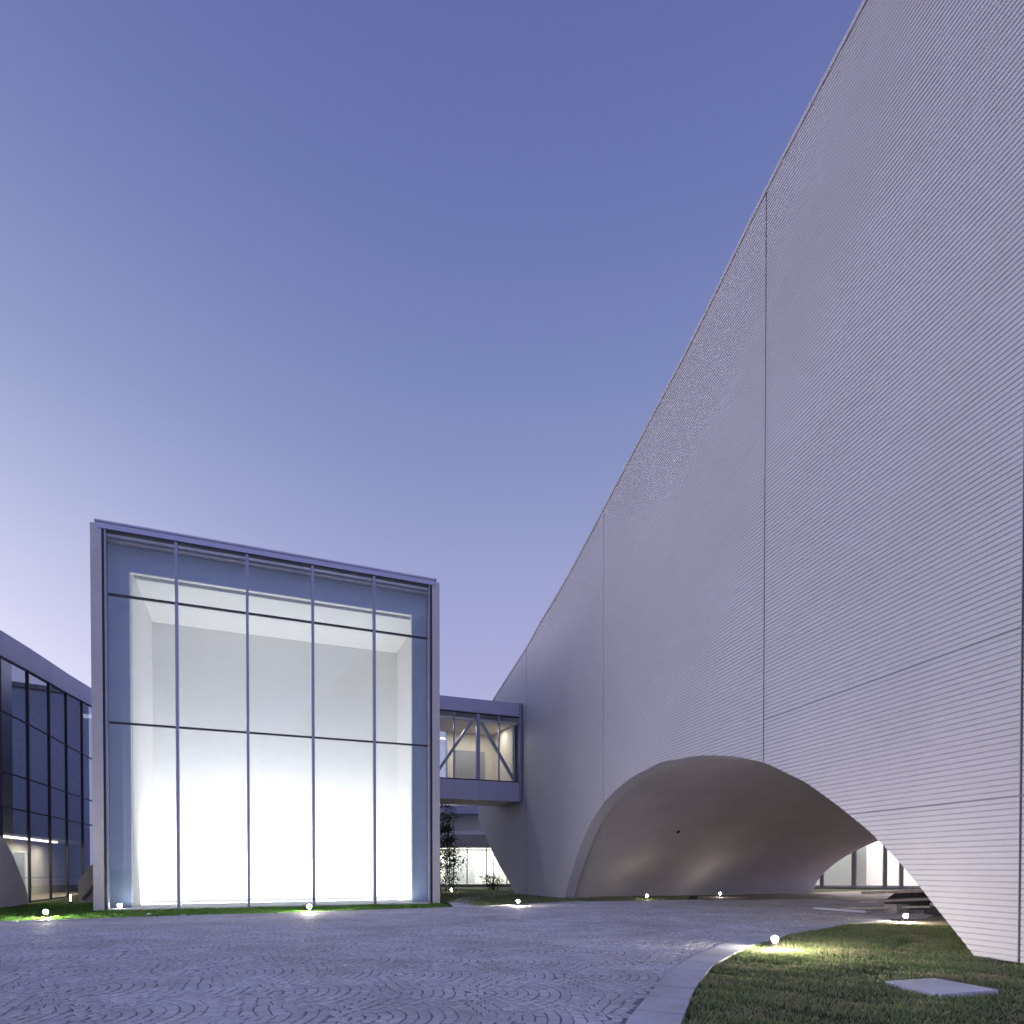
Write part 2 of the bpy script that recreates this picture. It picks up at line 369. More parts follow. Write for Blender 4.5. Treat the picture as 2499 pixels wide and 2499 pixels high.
# floor of the archway, sandy strip by the kerb end, garden path
sheet('arch_floor', [(10.9, 18.3), (12.6, 19.3), (16.6, 24.1), (15.1, 31.1), (9, 30.9), (10, 34.2), (18.8, 39.6), (48, 56), (60, 40), (24, 15), (14.5, 14.5)], -0.008, 'floor')
sheet('sandy_strip', [(9.0, 17.0), (10.7, 18.3), (14, 18.2), (14.2, 16.6), (11.5, 16.7)], 0.002, 'sand')
sheet('garden_path', [(-2.2, 24.2), (-1.2, 24.9), (-2.0, 28.5), (-1.5, 33), (0.2, 37), (-0.9, 37.2), (-2.5, 33), (-2.9, 28.5)], 0.004, 'kerb')

def blades(name, poly, n, hmin, hmax, wid, m, seed, hole=None, label=None):
    rg = np.random.default_rng(seed); P = np.array(poly); lo, hi = P.min(0), P.max(0)
    x = rg.uniform(lo[0], hi[0], n); y = rg.uniform(lo[1], hi[1], n)
    # clumpy growth: thin out where a sum of waves is low
    cl = (np.sin(x*3.1+1.3*np.sin(y*2.3)) + np.sin(y*4.7+1.7*np.sin(x*1.9)) + np.sin((x+y)*8.3))/3
    keep = in_poly(x, y, poly) & (rg.random(n) < 0.62+0.45*cl)
    if hole: keep &= ~in_poly(x, y, hole)
    x, y, cl = x[keep], y[keep], cl[keep]; n = len(x)
    a = rg.uniform(0, 2*np.pi, n); h = rg.uniform(hmin, hmax, n)*(0.8+0.3*cl); w_ = wid*rg.uniform(0.7, 1.3, n)
    la = rg.uniform(0, 2*np.pi, n); ln = h*rg.uniform(0.15, 0.9, n)
    dx, dy = np.cos(a)*w_/2, np.sin(a)*w_/2; lx, ly = np.cos(la)*ln, np.sin(la)*ln
    z0 = np.full(n, -0.025)
    v = np.stack([np.stack([x-dx, y-dy, z0], -1), np.stack([x+dx, y+dy, z0], -1),
                  np.stack([x+dx*0.7+lx*0.35, y+dy*0.7+ly*0.35, z0+h*0.6], -1), np.stack([x-dx*0.2+lx, y-dy*0.2+ly, z0+h], -1)], 1)
    F = np.arange(n*4).reshape(n, 4)
    o = np_mesh(name, v.reshape(-1, 3), F, m); tag(o, label, 'grass' if label else None, kind='stuff'); print(name, n); return o
SLAB = [(4.82, 8.2), (5.61, 8.42), (5.83, 7.6), (4.96, 7.33)]
LAWN = KOUT[1:-1] + [(10.4, 17.0), (12.4, 16.7), (12.6, 13.5), (8.3, 10.6), (9.4, 6.0), (10.2, 2.5)]
blades('grass', LAWN, 420000, 0.035, 0.085, 0.009, 'grass', 1, SLAB)
STRIP = [(-30, 8.9), (-14.1, 17.75), (-10.4, 19.8), (-6.6, 21.65), (-2.25, 24.2), (-3.0, 27.2), (-14.8, 22.3), (-17.2, 27.6), (-20.2, 27.2), (-19, 22), (-24, 14)]
blades('lawn_grass', STRIP, 330000, 0.04, 0.09, 0.016, 'grass2', 2)
GARDEN = [(-2.9, 28.0), (-1.3, 25.1), (3.2, 28.95), (8.4, 30.7), (9.4, 33.6), (4.4, 33.2), (2.4, 31.5), (-0.2, 37.5), (-1.5, 43), (-7, 46), (-6.2, 36)]
blades('garden_grass', GARDEN, 120000, 0.05, 0.14, 0.022, 'grass', 4)

# ------------------------------------------------------------------ the long brick building with the arch
PLAN = [(18.35, -30.9), (12.23, -6.6), (10.05, 2.05), (7.85, 10.76), (5.23, 21.16), (2.62, 31.50), (1.45, 34.35), (0.05, 37.35), (-1.45, 40.6), (-2.6, 43.4)]
def smooth_plan(P):
    P = [Vector(p) for p in P]; out = []
    for i in range(len(P)-1):
        p0 = P[max(i-1, 0)]; p1 = P[i]; p2 = P[i+1]; p3 = P[min(i+2, len(P)-1)]
        for k in range(8):
            t = k/8
            out.append(0.5*((2*p1)+(p2-p0)*t+(2*p0-5*p1+4*p2-p3)*t*t+(3*p1-p0-3*p2+p3)*t*t*t))
    out.append(P[-1]); return np.array([(p.x, p.y) for p in out])
PL = smooth_plan(PLAN); PS = np.concatenate([[0], np.cumsum(np.linalg.norm(np.diff(PL, axis=0), axis=1))])
S0 = PS[np.argmin(np.abs(PL[:, 1]-10.76))]            # near foot of the arch
def plan(s): return np.stack([np.interp(s, PS, PL[:, 0]), np.interp(s, PS, PL[:, 1])], -1)
def s_at_xy(x, y): return PS[np.argmin((PL[:, 0]-x)**2+(PL[:, 1]-y)**2)]
def pnorm(s):
    d = plan(np.asarray(s)+0.4)-plan(np.asarray(s)-0.4); d /= np.linalg.norm(d, axis=-1, keepdims=True)
    return np.stack([-d[..., 1], d[..., 0]], -1)        # out, towards the plaza
SC0 = s_at_xy(2.61, 31.56)
def cd_s(v): return SC0 + v                               # distances past the far foot of the arch
ROOF_S = np.array([0, S0-20, S0-2, S0+2.54, S0+5.78, S0+9.40, S0+16.53, cd_s(1.45), cd_s(4.65), cd_s(9.35), cd_s(12.2)])
ROOF_Z = np.array([21.0, 20.9, 20.0, 19.2, 18.67, 17.75, 16.51, 15.34, 13.77, 12.0, 10.7])
AR = [(0.00,0.00), (0.40,0.42), (0.82,0.86), (1.16,1.23), (1.64,1.70), (2.30,2.26), (3.18,2.87), (4.19,3.50), (5.70,4.20), (6.92,4.56), (8.54,4.88), (10.13,5.06), (11.40,5.11),
      (13.00,5.02), (14.1,4.86), (15.25,4.62), (16.47,4.25), (17.87,3.57), (18.86,2.87), (19.92,1.88), (20.90,0.80), (21.46,0.00)]
AR = np.array(AR); AR[:, 0] += S0; kap = int(np.argmax(AR[:, 1])); Z_AP = AR[kap, 1]
def arch_near(z): return np.interp(z, AR[:kap+1, 1], AR[:kap+1, 0])
def arch_far(z): return np.interp(-z, -AR[kap:, 1], AR[kap:, 0])
def s_roof(z): return np.interp(-z, -ROOF_Z, ROOF_S)
END_Z = np.array([0, 0.8, 1.76, 2.78, 3.67, 4.8]); END_S = cd_s(np.array([6.0, 7.1, 8.5, 9.75, 10.7, 12.0]))
def s_end(z): return np.minimum(np.interp(z, END_Z, END_S), s_roof(z))
SEAMS = [S0-0.73, S0+5.76, S0+16.53, cd_s(4.65)]

bld = thing('brick_building', 'long pale brick building with a wide low arch and a falling roofline', 'building', (*plan(S0), 0))
OFF = -np.array([*plan(S0), 0])
def wall_panels():
    edges = [0.0] + SEAMS + [PS[-1]]
    nrow = int(20.9/COURSE)+1
    for i in range(len(edges)-1):
        lo, hi = edges[i]+(0.022 if i else 0), edges[i+1]-0.022
        V = []; U = []; F = []; cnt = 0
        def strip(sb0, sb1, st0, st1, zb, zt):
            nonlocal cnt
            if max(sb1-sb0, st1-st0) < 0.01: return
            k = max(2, int((max(sb1, st1)-min(sb0, st0))/0.7)+2)
            t = np.linspace(0, 1, k)
            sb = sb0+(sb1-sb0)*t; st = st0+(st1-st0)*t
            pb, ptop = plan(sb), plan(st); nb, nt_ = pnorm(sb), pnorm(st)
            # each course leans slightly: the foot of the brick sits proud of its head
            rows = [(pb-nb*0.04, zb, sb), (pb+nb*0.005, zb, sb), (ptop+nt_*0.000, zt, st), (ptop-nt_*0.04, zt, st)]
            for p, z, s_ in rows:
                V.append(np.column_stack([p, np.full(k, z)])); U.append(np.column_stack([s_, np.full(k, z)]))
            a = np.arange(k-1)
            for r in range(3):
                b0 = cnt+r*k+a
                F.append(np.column_stack([b0, b0+k, b0+k+1, b0+1]))
            # cheeks at both ends of the course
            for e in (0, k-1):
                F.append(np.array([[cnt+e, cnt+k+e, cnt+2*k+e, cnt+3*k+e]]))
            cnt += 4*k
        for r in range(nrow):
            zb = r*COURSE+0.013; zt = (r+1)*COURSE-0.015
            if r in (26, 53) and i < 2: zt -= 0.010
            eb, et = min(hi, s_end(zb)), min(hi, s_end(zt))
            if zb > 20.8 or eb <= lo: continue
            et = max(et, lo)
            if zb < Z_AP:
                nb_, nt2 = arch_near(zb), arch_near(min(zt, Z_AP)); fb, ft = arch_far(zb), arch_far(min(zt, Z_AP))
                if lo < max(nb_, nt2): strip(lo, max(lo, min(nb_, eb)), lo, max(lo, min(nt2, et)), zb, zt)
                if hi > min(fb, ft): strip(min(eb, max(fb, lo)), eb, min(et, max(ft, lo)), et, zb, zt)
            else: strip(lo, eb, lo, et, zb, zt)
        o = np_mesh('brick_panel', np.concatenate(V)+OFF, np.concatenate(F), 'tile', bld, np.concatenate(U))
wall_panels()
def backing():
    """joint surface just behind the bricks, cut to the same arch and roofline"""
    zs = np.concatenate([np.linspace(0, Z_AP-0.001, 30), np.linspace(Z_AP+0.05, 20.8, 60)])
    b = MB()
    def stripq(f0, f1):
        for z0, z1 in zip(zs, zs[1:]):
            A0, A1, B0, B1 = f0(z0), f1(z0), f0(z1), f1(z1)
            if A1-A0 < 0.02: continue
            B1 = max(B0, B1); k = max(2, int((A1-A0)/0.4)+1); t = np.linspace(0, 1, k)
            s_b, s_t = A0+(A1-A0)*t, B0+(B1-B0)*t
            pb = plan(s_b)-pnorm(s_b)*0.009; pt = plan(s_t)-pnorm(s_t)*0.009
            v = [(*p, z0) for p in pb]+[(*p, z1) for p in pt]
            b.add(np.array(v)+OFF, [(i, i+k, i+k+1, i+1) for i in range(k-1)])
    stripq(lambda z: 0.0, lambda z: min(arch_near(z) if z < Z_AP else S0+11.4, s_roof(z)))
    stripq(lambda z: arch_far(z) if z < Z_AP else S0+11.4, lambda z: max(s_end(z), 0))
    b.build('joint_backing', 'groove', bld)
    for s_ in SEAMS:
        b = MB()
        zt = float(np.interp(s_, ROOF_S, ROOF_Z))-0.02; zb = 0.0
        if S0 < s_ < S0+21.46: zb = float(np.interp(s_, AR[:, 0], AR[:, 1]))+0.01
        p = plan(s_); n = pnorm(s_); d = np.array([n[1], -n[0]])
        q = [p+d*0.017-n*0.02, p-d*0.017-n*0.02, p-d*0.017-n*0.006, p+d*0.017-n*0.006]
        b.prism([tuple(x+OFF[:2]) for x in q], zb, zt); b.build('expansion_joint', 'seam', bld)
    for zc, s1 in ((27*COURSE, float(arch_near(27*COURSE))), (54*COURSE, SEAMS[1]-0.03)):
        b = MB(); k = 60; ss = np.linspace(0.0, s1, k); p = plan(ss); n = pnorm(ss)
        v = [(*q, z) for q, z in [(p[i]-n[i]*0.004, zz) for zz in (zc-0.015, zc+0.004) for i in range(k)]]
        b.add(np.array(v)+OFF, [(i, i+1, i+k+1, i+k) for i in range(k-1)]); b.build('movement_joint', 'mjoint', bld)
    # thin metal coping that follows the roofline, in lengths
    b = MB(); ss = np.linspace(0, PS[-1]-0.05, 70)
    for a, c in zip(ss, ss[1:]):
        c -= 0.006
        v = []
        for s_ in (a, c):
            z = float(np.interp(s_, ROOF_S, ROOF_Z)); p = plan(s_); n = pnorm(s_)
            for o_, dz in ((0.035, -0.05), (0.035, 0.07), (-0.6, 0.09), (-0.6, -0.05)): v.append((*(p+n*o_), z+dz))
        b.add(np.array(v)+OFF, [(0, 1, 2, 3), (7, 6, 5, 4), (0, 4, 5, 1), (1, 5, 6, 2), (2, 6, 7, 3), (3, 7, 4, 0)])
    b.build('coping', 'reveal', bld)
backing()
NIN = np.array([0.97, 0.245]); NIN /= np.linalg.norm(NIN)
def vault():
    # even points along the arch, far foot to near foot
    d = np.concatenate([[0], np.cumsum(np.linalg.norm(np.diff(AR, axis=0), axis=1))]); t = np.linspace(0, d[-1], 65)
    s_ = np.interp(t, d, AR[:, 0])[::-1]; z = np.interp(t, d, AR[:, 1])[::-1]
    p = plan(s_); q = np.linspace(0, 1, 65)
    def loft(rings, name, m, smooth=True):
        V = np.concatenate(rings)+OFF; k = 65; F = []
        for r in range(len(rings)-1):
            a = np.arange(k-1)+r*k; F.append(np.column_stack([a, a+1, a+1+k, a+k]))
        return np_mesh(name, V, np.concatenate(F), m, bld, smooth=smooth)
    cen = (p[0]+p[-1])/2
    def scaled(off, ks, kz, add=0): return np.column_stack([cen+(p-cen)*ks+NIN*off, z*kz+add*np.sin(np.pi*q)])
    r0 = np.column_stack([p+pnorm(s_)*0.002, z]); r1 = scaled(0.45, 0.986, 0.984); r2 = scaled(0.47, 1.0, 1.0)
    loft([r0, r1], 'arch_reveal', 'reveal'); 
    r3 = scaled(1.2, 1.01, 1.02)
    loft([r2, r3], 'inner_reveal', 'plaster')
    loft([r1, r2], 'reveal_bead', 'plaster')
    Lf, Rf = np.array([18.2, 39.4]), np.array([25.2, 17.5])
    back = Lf+(Rf-Lf)*((q[:, None])); zb = 3.9*np.clip(1-(2*q-1)**2, 0, 1)**0.62
    rings = []
    st = np.column_stack([r3[:, :2], r3[:, 2]*1.01])
    for v in np.linspace(0, 1, 16):
        xy = st[:, :2]*(1-v)+back*v
        zz = st[:, 2]*(1-v)+zb*v+0.75*math.sin(math.pi*v)*np.sin(np.pi*q)**0.8
        rings.append(np.column_stack([xy, zz]))
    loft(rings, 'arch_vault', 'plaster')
    # back face around the far opening, thick enough to close the passage
    nb = np.column_stack([back+NIN*0.5, zb]); loft([rings[-1], nb], 'far_reveal', 'rim')
    up = nb.copy(); up[:, 2] = 12; loft([nb, up], 'back_wall', 'plaster', False)
vault()
b = MB()
ss = np.linspace(0, PS[-1]-0.3, 24); pin = plan(ss)-pnorm(ss)*0.4; zr = np.interp(ss, ROOF_S, ROOF_Z)-0.5
for i in range(23):
    a, c = pin[i], pin[i+1]
    v = [(*a, zr[i]), (*c, zr[i+1]), (*(c+NIN*19), zr[i+1]-1), (*(a+NIN*19), zr[i]-1)]
    b.add(np.array(v)+OFF, [(0, 1, 2, 3)])
b.build('roof', 'roof', bld)
# small round vent set in the vault
vent_at = Vector((8.056, 30.816, 3.245))

# ------------------------------------------------------------------ glass fronted pavilion
RZ = math.atan2(0.377143, 0.926155)
box = thing('glass_pavilion', 'tall white-lit pavilion with a five bay glass front', 'building', (-14.81, 22.48, 0), RZ)
BW, BH, BD = 12.66, 13.74, 14.0
def courses(x0, x1, y0, y1, z1):
    V = MB(); k = int(z1/COURSE)
    for r in range(k): V.box(x0, x1, y0, y1, r*COURSE+0.007, (r+1)*COURSE-0.007)
    V.box(x0+0.012, x1-0.012, y0+0.012, y1-0.012, 0, z1)
    return V
def planar_uv(o):
    me = o.data; l = me.uv_layers.new(name='UVMap')
    for p in me.polygons:
        for li in p.loop_indices:
            c = me.vertices[me.loops[li].vertex_index].co
            l.data[li].uv = (c.x+c.y, c.z)
for x0, x1 in ((0, 0.34), (12.34, 12.66)):
    planar_uv(courses(x0, x1, 0, 0.60, 13.66).build('brick_pier', 'tile', box))
b = MB(); b.box(0.04, 0.30, 0.602, BD, 0, 13.5); planar_uv(b.build('side_wall', 'tile', box))
b = MB(); b.box(12.36, 12.62, 0.602, BD, 0, 13.5); planar_uv(b.build('side_wall', 'tile', box))
b = MB(); b.box(0.31, 12.35, BD-0.3, BD-0.02, 0, 13.5); planar_uv(b.build('rear_wall', 'tile', box))
MB().box(0.31, 12.35, 0.62, BD-0.31, 13.42, 13.60).build('roof', 'roof', box)
MB().box(0.20, 12.46, -0.03, 0.56, 13.50, 13.70).box(0.14, 12.52, -0.07, 0.60, 13.703, 13.765).build('roof_fascia', 'metal', box)
MX = [0.47, 2.69, 5.09, 7.48, 9.89, 12.19]
for x0, x1 in ((0.345, 0.40), (0.42, 0.47), (12.19, 12.24), (12.27, 12.335)):
    MB().box(x0, x1, 0.0 if x0 in (0.42, 12.19) else 0.06, 0.20, 0, 13.49).build('jamb', 'frame' if x0 in (0.42, 12.19) else 'dark', box)
for x in MX[1:5]: MB().box(x-0.05, x+0.05, -0.07, 0.16, 0, 13.42).build('mullion', 'frame', box)
TZ = [0.0, 6.69, 11.23, 13.42]
for i in range(5):
    for z in TZ[1:3]: MB().box(MX[i]+0.052, MX[i+1]-0.052, -0.01, 0.10, z-0.035, z+0.035).build('transom', 'dark', box)
    for k in range(3):
        MB().box(MX[i]+0.053, MX[i+1]-0.053, 0.045, 0.060, TZ[k]+0.036, TZ[k+1]-0.036).build('glass_pane', 'glass_front', box)
MB().box(0.472, 12.188, 0.0, 0.18, 13.422, 13.497).build('head_frame', 'dark', box)
# gap wall behind the glass, big opening; reflected sky blue painted into its colour
for q in ((0.35, 1.03, 0.92, 1.08, 0.03, 13.40), (11.70, 12.33, 0.92, 1.08, 0.03, 13.40), (1.032, 11.698, 0.92, 1.08, 12.50, 13.40)): MB().box(*q).build('inner_wall', 'sky_tint', box)
MB().box(1.034, 11.696, 0.905, 1.10, 12.46, 12.497).box(1.032, 1.07, 0.905, 1.10, 0.03, 12.458).box(11.66, 11.698, 0.905, 1.10, 0.03, 12.458).build('opening_trim', 'white', box)
MB().box(0.35, 12.33, 0.09, 6.50, -0.02, 0.028).build('floor', 'offwhite', box)
MB().box(0.92, 1.09, 1.102, 6.49, 0.03, 13.2).build('room_wall', 'white', box)
MB().box(12.20, 12.33, 1.102, 6.49, 0.03, 13.2).build('room_wall', 'white', box)
MB().box(0.92, 12.33, 6.50, 6.65, 0.0, 13.3).build('room_back_wall', 'white', box)
MB().box(1.095, 12.19, 1.85, 6.49, 12.62, 12.78).build('ceiling', 'white', box)
MB().box(1.095, 12.19, 1.10, 1.845, 12.95, 13.10).build('ceiling_slot', 'greyp', box)
MB().box(2.35, 4.75, 6.485, 6.498, 0.03, 4.25).build('wall_panel', 'offwhite', box)
MB().box(1.5, 11.4, 2.5, 2.8, 0.03, 0.045).build('uplight_trough', 'white', box)
light('room_uplight', 'AREA', (6.4, 2.65, 0.20), 1000, (1.0, 0.965, 0.915), box, 10.4, 0.25, (R(118), 0, 0))
light('gap_uplight', 'AREA', (6.3, 0.5, 0.10), 60, (0.86, 0.95, 1.0), box, 11.0, 0.2, (R(180), 0, 0))

# ------------------------------------------------------------------ link bridge
brg = thing('link_bridge', 'raised glazed footbridge with diagonal braces joining pavilion and brick building', 'footbridge', (0.42, 36.07, 0), RZ)
X0 = -6.4
for a, c in ((X0, -4.80), (-4.792, -2.452), (-2.444, -1.25), (-1.242, 0.0)):
    MB().box(a, c, 0, 0.12, 10.06, 10.80).build('upper_fascia', 'metal', brg)
for a, c in ((X0, -3.84), (-3.832, -2.452), (-2.444, -1.25), (-1.242, 0.0)):
    MB().box(a, c, 0, 0.12, 5.27, 6.34).build('lower_fascia', 'metal', brg)
MB().box(X0, 0.0, 0.12, 3.4, 10.55, 10.70).build('roof', 'roof', brg)
MB().box(X0, -0.05, 0.125, 3.4, 5.30, 5.42).build('soffit', 'cream', brg)
MB().box(X0, -0.05, 0.125, 3.4, 6.10, 6.24).build('floor', 'slab', brg)
MB().box(X0, -0.1, 0.20, 3.4, 9.62, 9.75).build('ceiling', 'cream', brg)
MB().box(X0, 0.0, -0.02, 0.14, 10.0, 10.055).build('head_frame', 'dark', brg)
MB().box(X0, 0.0, -0.02, 0.14, 6.345, 6.40).build('sill', 'dark', brg)
MB().box(-0.02, 0.12, -0.05, 3.45, 5.27, 10.82).build('end_frame', 'frame', brg)
MB().box(-2.56, -2.36, -0.01, 0.14, 6.402, 9.998).build('post', 'frame', brg)
for x in (-3.83, -1.22): MB().box(x-0.035, x+0.035, 0.02, 0.12, 6.402, 9.998).build('mullion', 'frame', brg)
for a, c in (((-2.58, 0.30, 9.85), (-4.95, 0.30, 6.36)), ((-2.34, 0.30, 9.85), (-0.12, 0.30, 6.36))):
    MB().bar(a, c, 0.15, 0.15).build('brace', 'frame', brg)
for a, c in ((X0, -3.867), (-3.793, -2.562), (-2.358, -1.257), (-1.183, -0.022)):
    MB().box(a, c, 0.06, 0.072, 6.402, 9.998).build('glass_pane', 'glass', brg)
MB().box(-0.30, -0.16, 0.30, 3.35, 6.25, 9.61).build('end_wall', 'cream', brg)
for x in (-5.2, -4.2, -3.3): MB().box(x-0.04, x+0.04, 3.25, 3.38, 6.25, 9.6).build('rear_mullion', 'frame', brg)
MB().box(-2.75, -0.95, 3.2, 3.3, 6.25, 8.55).build('door', 'door', brg)
MB().box(-3.25, -0.31, 3.32, 3.40, 6.25, 9.6).build('rear_wall', 'cream', brg)
MB().box(X0, -3.35, 3.33, 3.345, 6.25, 9.6).build('rear_pane', 'glass', brg)
light('bridge_light', 'AREA', (-2.6, 1.6, 9.56), 110, (1.0, 0.90, 0.78), brg, 4.0, 0.5)

# ------------------------------------------------------------------ curved glass building on the left
lb = thing('glazed_building', 'curved dark glass building under a plain metal fascia left of the pavilion', 'building', (-20.2, 25.2, 0))
LP = [(-18.7, 17.4), (-19.1, 20.0), (-19.6, 22.6), (-20.2, 25.2), (-20.98, 27.68), (-21.73, 29.98), (-22.62, 32.4), (-23.40, 34.75), (-24.3, 37.2), (-25.3, 39.7), (-26.4, 42.2), (-27.6, 44.7)]
LT = [10.2, 10.4, 10.6, 10.85, 11.02, 11.16, 11.36, 11.55, 11.8, 12.0, 12.2, 12.4]
LO = Vector((-20.2, 25.2))
def quadwall(b, i, off0, off1, z0, z1, z0b=None, z1b=None, m0=0.0, m1=0.0):
    """piece of wall between facade points i and i+1 from off0 to off1 outward"""
    p, q = Vector(LP[i])-LO, Vector(LP[i+1])-LO; d = (q-p).normalized(); n = Vector((d.y, -d.x))
    p = p+d*m0; q = q-d*m1
    z0b = z0 if z0b is None else z0b; z1b = z1 if z1b is None else z1b
    A, B, C_, D_ = p+n*off0, q+n*off0, q+n*off1, p+n*off1
    b.add([(*A, z0), (*B, z0b), (*C_, z0b), (*D_, z0), (*A, z1), (*B, z1b), (*C_, z1b), (*D_, z1)],
          [(3, 2, 1, 0), (4, 5, 6, 7), (0, 1, 5, 4), (1, 2, 6, 5), (2, 3, 7, 6), (3, 0, 4, 7)])
    return b
NB = len(LP)-1
b = MB()
for i in range(NB): quadwall(b, i, -0.25, 0.10, LT[i]-0.98, LT[i], LT[i+1]-0.98, LT[i+1], m1=0.008)
b.build('fascia', 'metal', lb)
b = MB()
for i in range(NB): quadwall(b, i, -0.25, -8.0, LT[i]-0.3, LT[i]-0.1, LT[i+1]-0.3, LT[i+1]-0.1)
b.build('roof', 'roof', lb)
for i in range(NB+1):
    p = Vector(LP[i])-LO; j = min(i, NB-1); d = (Vector(LP[j+1])-Vector(LP[j])).normalized(); n = Vector((d.y, -d.x))
    q = [p+d*0.04+n*0.03, p-d*0.04+n*0.03, p-d*0.04-n*0.06, p+d*0.04-n*0.06]
    MB().prism([tuple(x) for x in q][::-1], 0, LT[i]-0.985).build('mullion', 'dark', lb)
for i in range(NB):
    MB_ = quadwall(MB(), i, -0.03, -0.045, 0.05, LT[i]-1.0, 0.05, LT[i+1]-1.0, 0.052, 0.052); MB_.build('glass_pane', 'glass_left', lb)
    for z in (7.75, 5.35, 3.95): quadwall(MB(), i, 0.0, -0.028, z-0.03, z+0.03, m0=0.055, m1=0.055).build('transom', 'dark', lb)
b = MB(); c_ = MB(); e = MB(); f = MB()
for i in range(NB):
    quadwall(b, i, -0.35, -7.5, 2.95, 3.75)                       # floor slab
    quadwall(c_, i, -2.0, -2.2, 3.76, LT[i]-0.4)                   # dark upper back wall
    quadwall(e, i, -2.6, -2.8, 0.05, 2.94)                         # lit ground floor wall
    quadwall(f, i, -0.2, -7.5, -0.02, 0.06)
p_ = Vector(LP[-1])-LO; MB().box(p_.x-9, p_.x-0.2, p_.y, p_.y+0.25, 0.07, 12.0).build('end_wall', 'darkin', lb)
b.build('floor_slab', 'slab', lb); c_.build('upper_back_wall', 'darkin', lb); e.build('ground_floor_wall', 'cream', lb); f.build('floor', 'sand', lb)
for i in (3, 4, 5, 6):
    p = Vector(LP[i]).lerp(Vector(LP[i+1]), 0.5)-LO; d = (Vector(LP[i+1])-Vector(LP[i])).normalized(); n = Vector((d.y, -d.x))
    def fr(t0, t1, o0, o1, z0, z1):
        q = [p+d*t0+n*o0, p+d*t1+n*o0, p+d*t1+n*o1, p+d*t0+n*o1]; return MB().prism([tuple(x) for x in q], z0, z1)
    dr = fr(-0.75, 0.75, -2.585, -2.54, 0.07, 2.3).build('door', 'door', lb)
    k = MB()
    for t0, t1, z0, z1 in ((-0.85, -0.76, 0.07, 2.39), (0.76, 0.85, 0.07, 2.39), (-0.755, 0.755, 2.305, 2.39)):
        q = [p+d*t0+n*-2.59, p+d*t1+n*-2.59, p+d*t1+n*-2.48, p+d*t0+n*-2.48]; k.prism([tuple(x) for x in q], z0, z1)
    k.build('door_frame', 'white', dr)
    fr(-1.1, 1.1, -1.3, -1.15, 2.85, 2.93).build('ceiling_light', 'tube', lb)
    fr(-1.15, 1.15, -0.25, -0.20, 1.05, 1.09).build('handrail', 'dark', lb)
for i in range(2, 8):
    p = Vector(LP[i]).lerp(Vector(LP[i+1]), 0.5)-LO
    light('ground_floor_light', 'AREA', (p.x-1.2, p.y-0.3, 2.8), 120, (1.0, 0.90, 0.68), lb, 1.6, 0.8)

# low arch foot of brick standing in front of the left building
aw = thing('arch_wall', 'smooth lilac arch foot curving down at the left edge by the dark glass', 'wall', (-20.25, 26.65, 0))
AWP = [(-20.25, 26.65), (-20.08, 26.25), (-19.90, 25.75), (-19.62, 25.05), (-19.36, 24.35), (-18.9, 22.6), (-18.4, 20.2), (-18.1, 18.0)]
AWZ = [0.04, 0.72, 1.25, 1.95, 2.5, 3.5, 4.2, 4.5]
P_ = []; T_ = []
for i in range(len(AWP)-1):
    for k in range(6): P_.append(Vector(AWP[i]).lerp(Vector(AWP[i+1]), k/6)); T_.append(AWZ[i]+(AWZ[i+1]-AWZ[i])*k/6)
b = MB()
for i in range(len(P_)-1):
    d = (P_[i+1]-P_[i]).normalized(); n = Vector((-d.y, d.x))*-0.16
    A, B = P_[i]-Vector(AWP[0]), P_[i+1]-Vector(AWP[0])
    b.add([(*A, 0), (*B, 0), (*(B+n), 0), (*(A+n), 0), (*A, T_[i]), (*B, T_[i+1]), (*(B+n), T_[i+1]), (*(A+n), T_[i])],
          [(3, 2, 1, 0), (4, 5, 6, 7), (0, 1, 5, 4), (1, 2, 6, 5), (2, 3, 7, 6), (3, 0, 4, 7)])
b.build('wall_shell', 'rim', aw)

# dark curved buttress against the left flank of the pavilion
bt = thing('buttress', 'dark blue curved side wall rising against the left flank of the pavilion', 'wall', (-18.9, 27.7, 0))
pts = [(0.0, 0.0), (0.0, 0.95), (0.35, 1.35), (0.75, 1.75), (1.2, 2.1), (1.95, 2.5), (1.95, 0.0)]
v = [(x, -0.12*x, z) for x, z in pts]+[(x+0.1, -0.12*x+0.5, z) for x, z in pts]; n = len(pts)
MB().add(v, [tuple(range(n)), tuple(range(2*n-1, n-1, -1))]+[((i+1) % n, i, n+i, n+(i+1) % n) for i in range(n)]).build('wall_shell', 'slab', bt)
MB().bar((0.25, -0.10, 0.15), (1.3, -0.24, 1.25), 0.10, 0.06).build('stair_stringer', 'dark', bt)

# ------------------------------------------------------------------ far buildings
fb = thing('office_block', 'plain slate block far behind the pavilion, mirrored in the dark glass', 'building', (-19, 62, 0))
MB().box(-8, 6.6, 0, 12, 0, 17).build('wall', 'slate', fb); MB().box(-8.2, 6.8, -0.2, 12.2, 17.003, 17.4).build('roof', 'slab', fb)

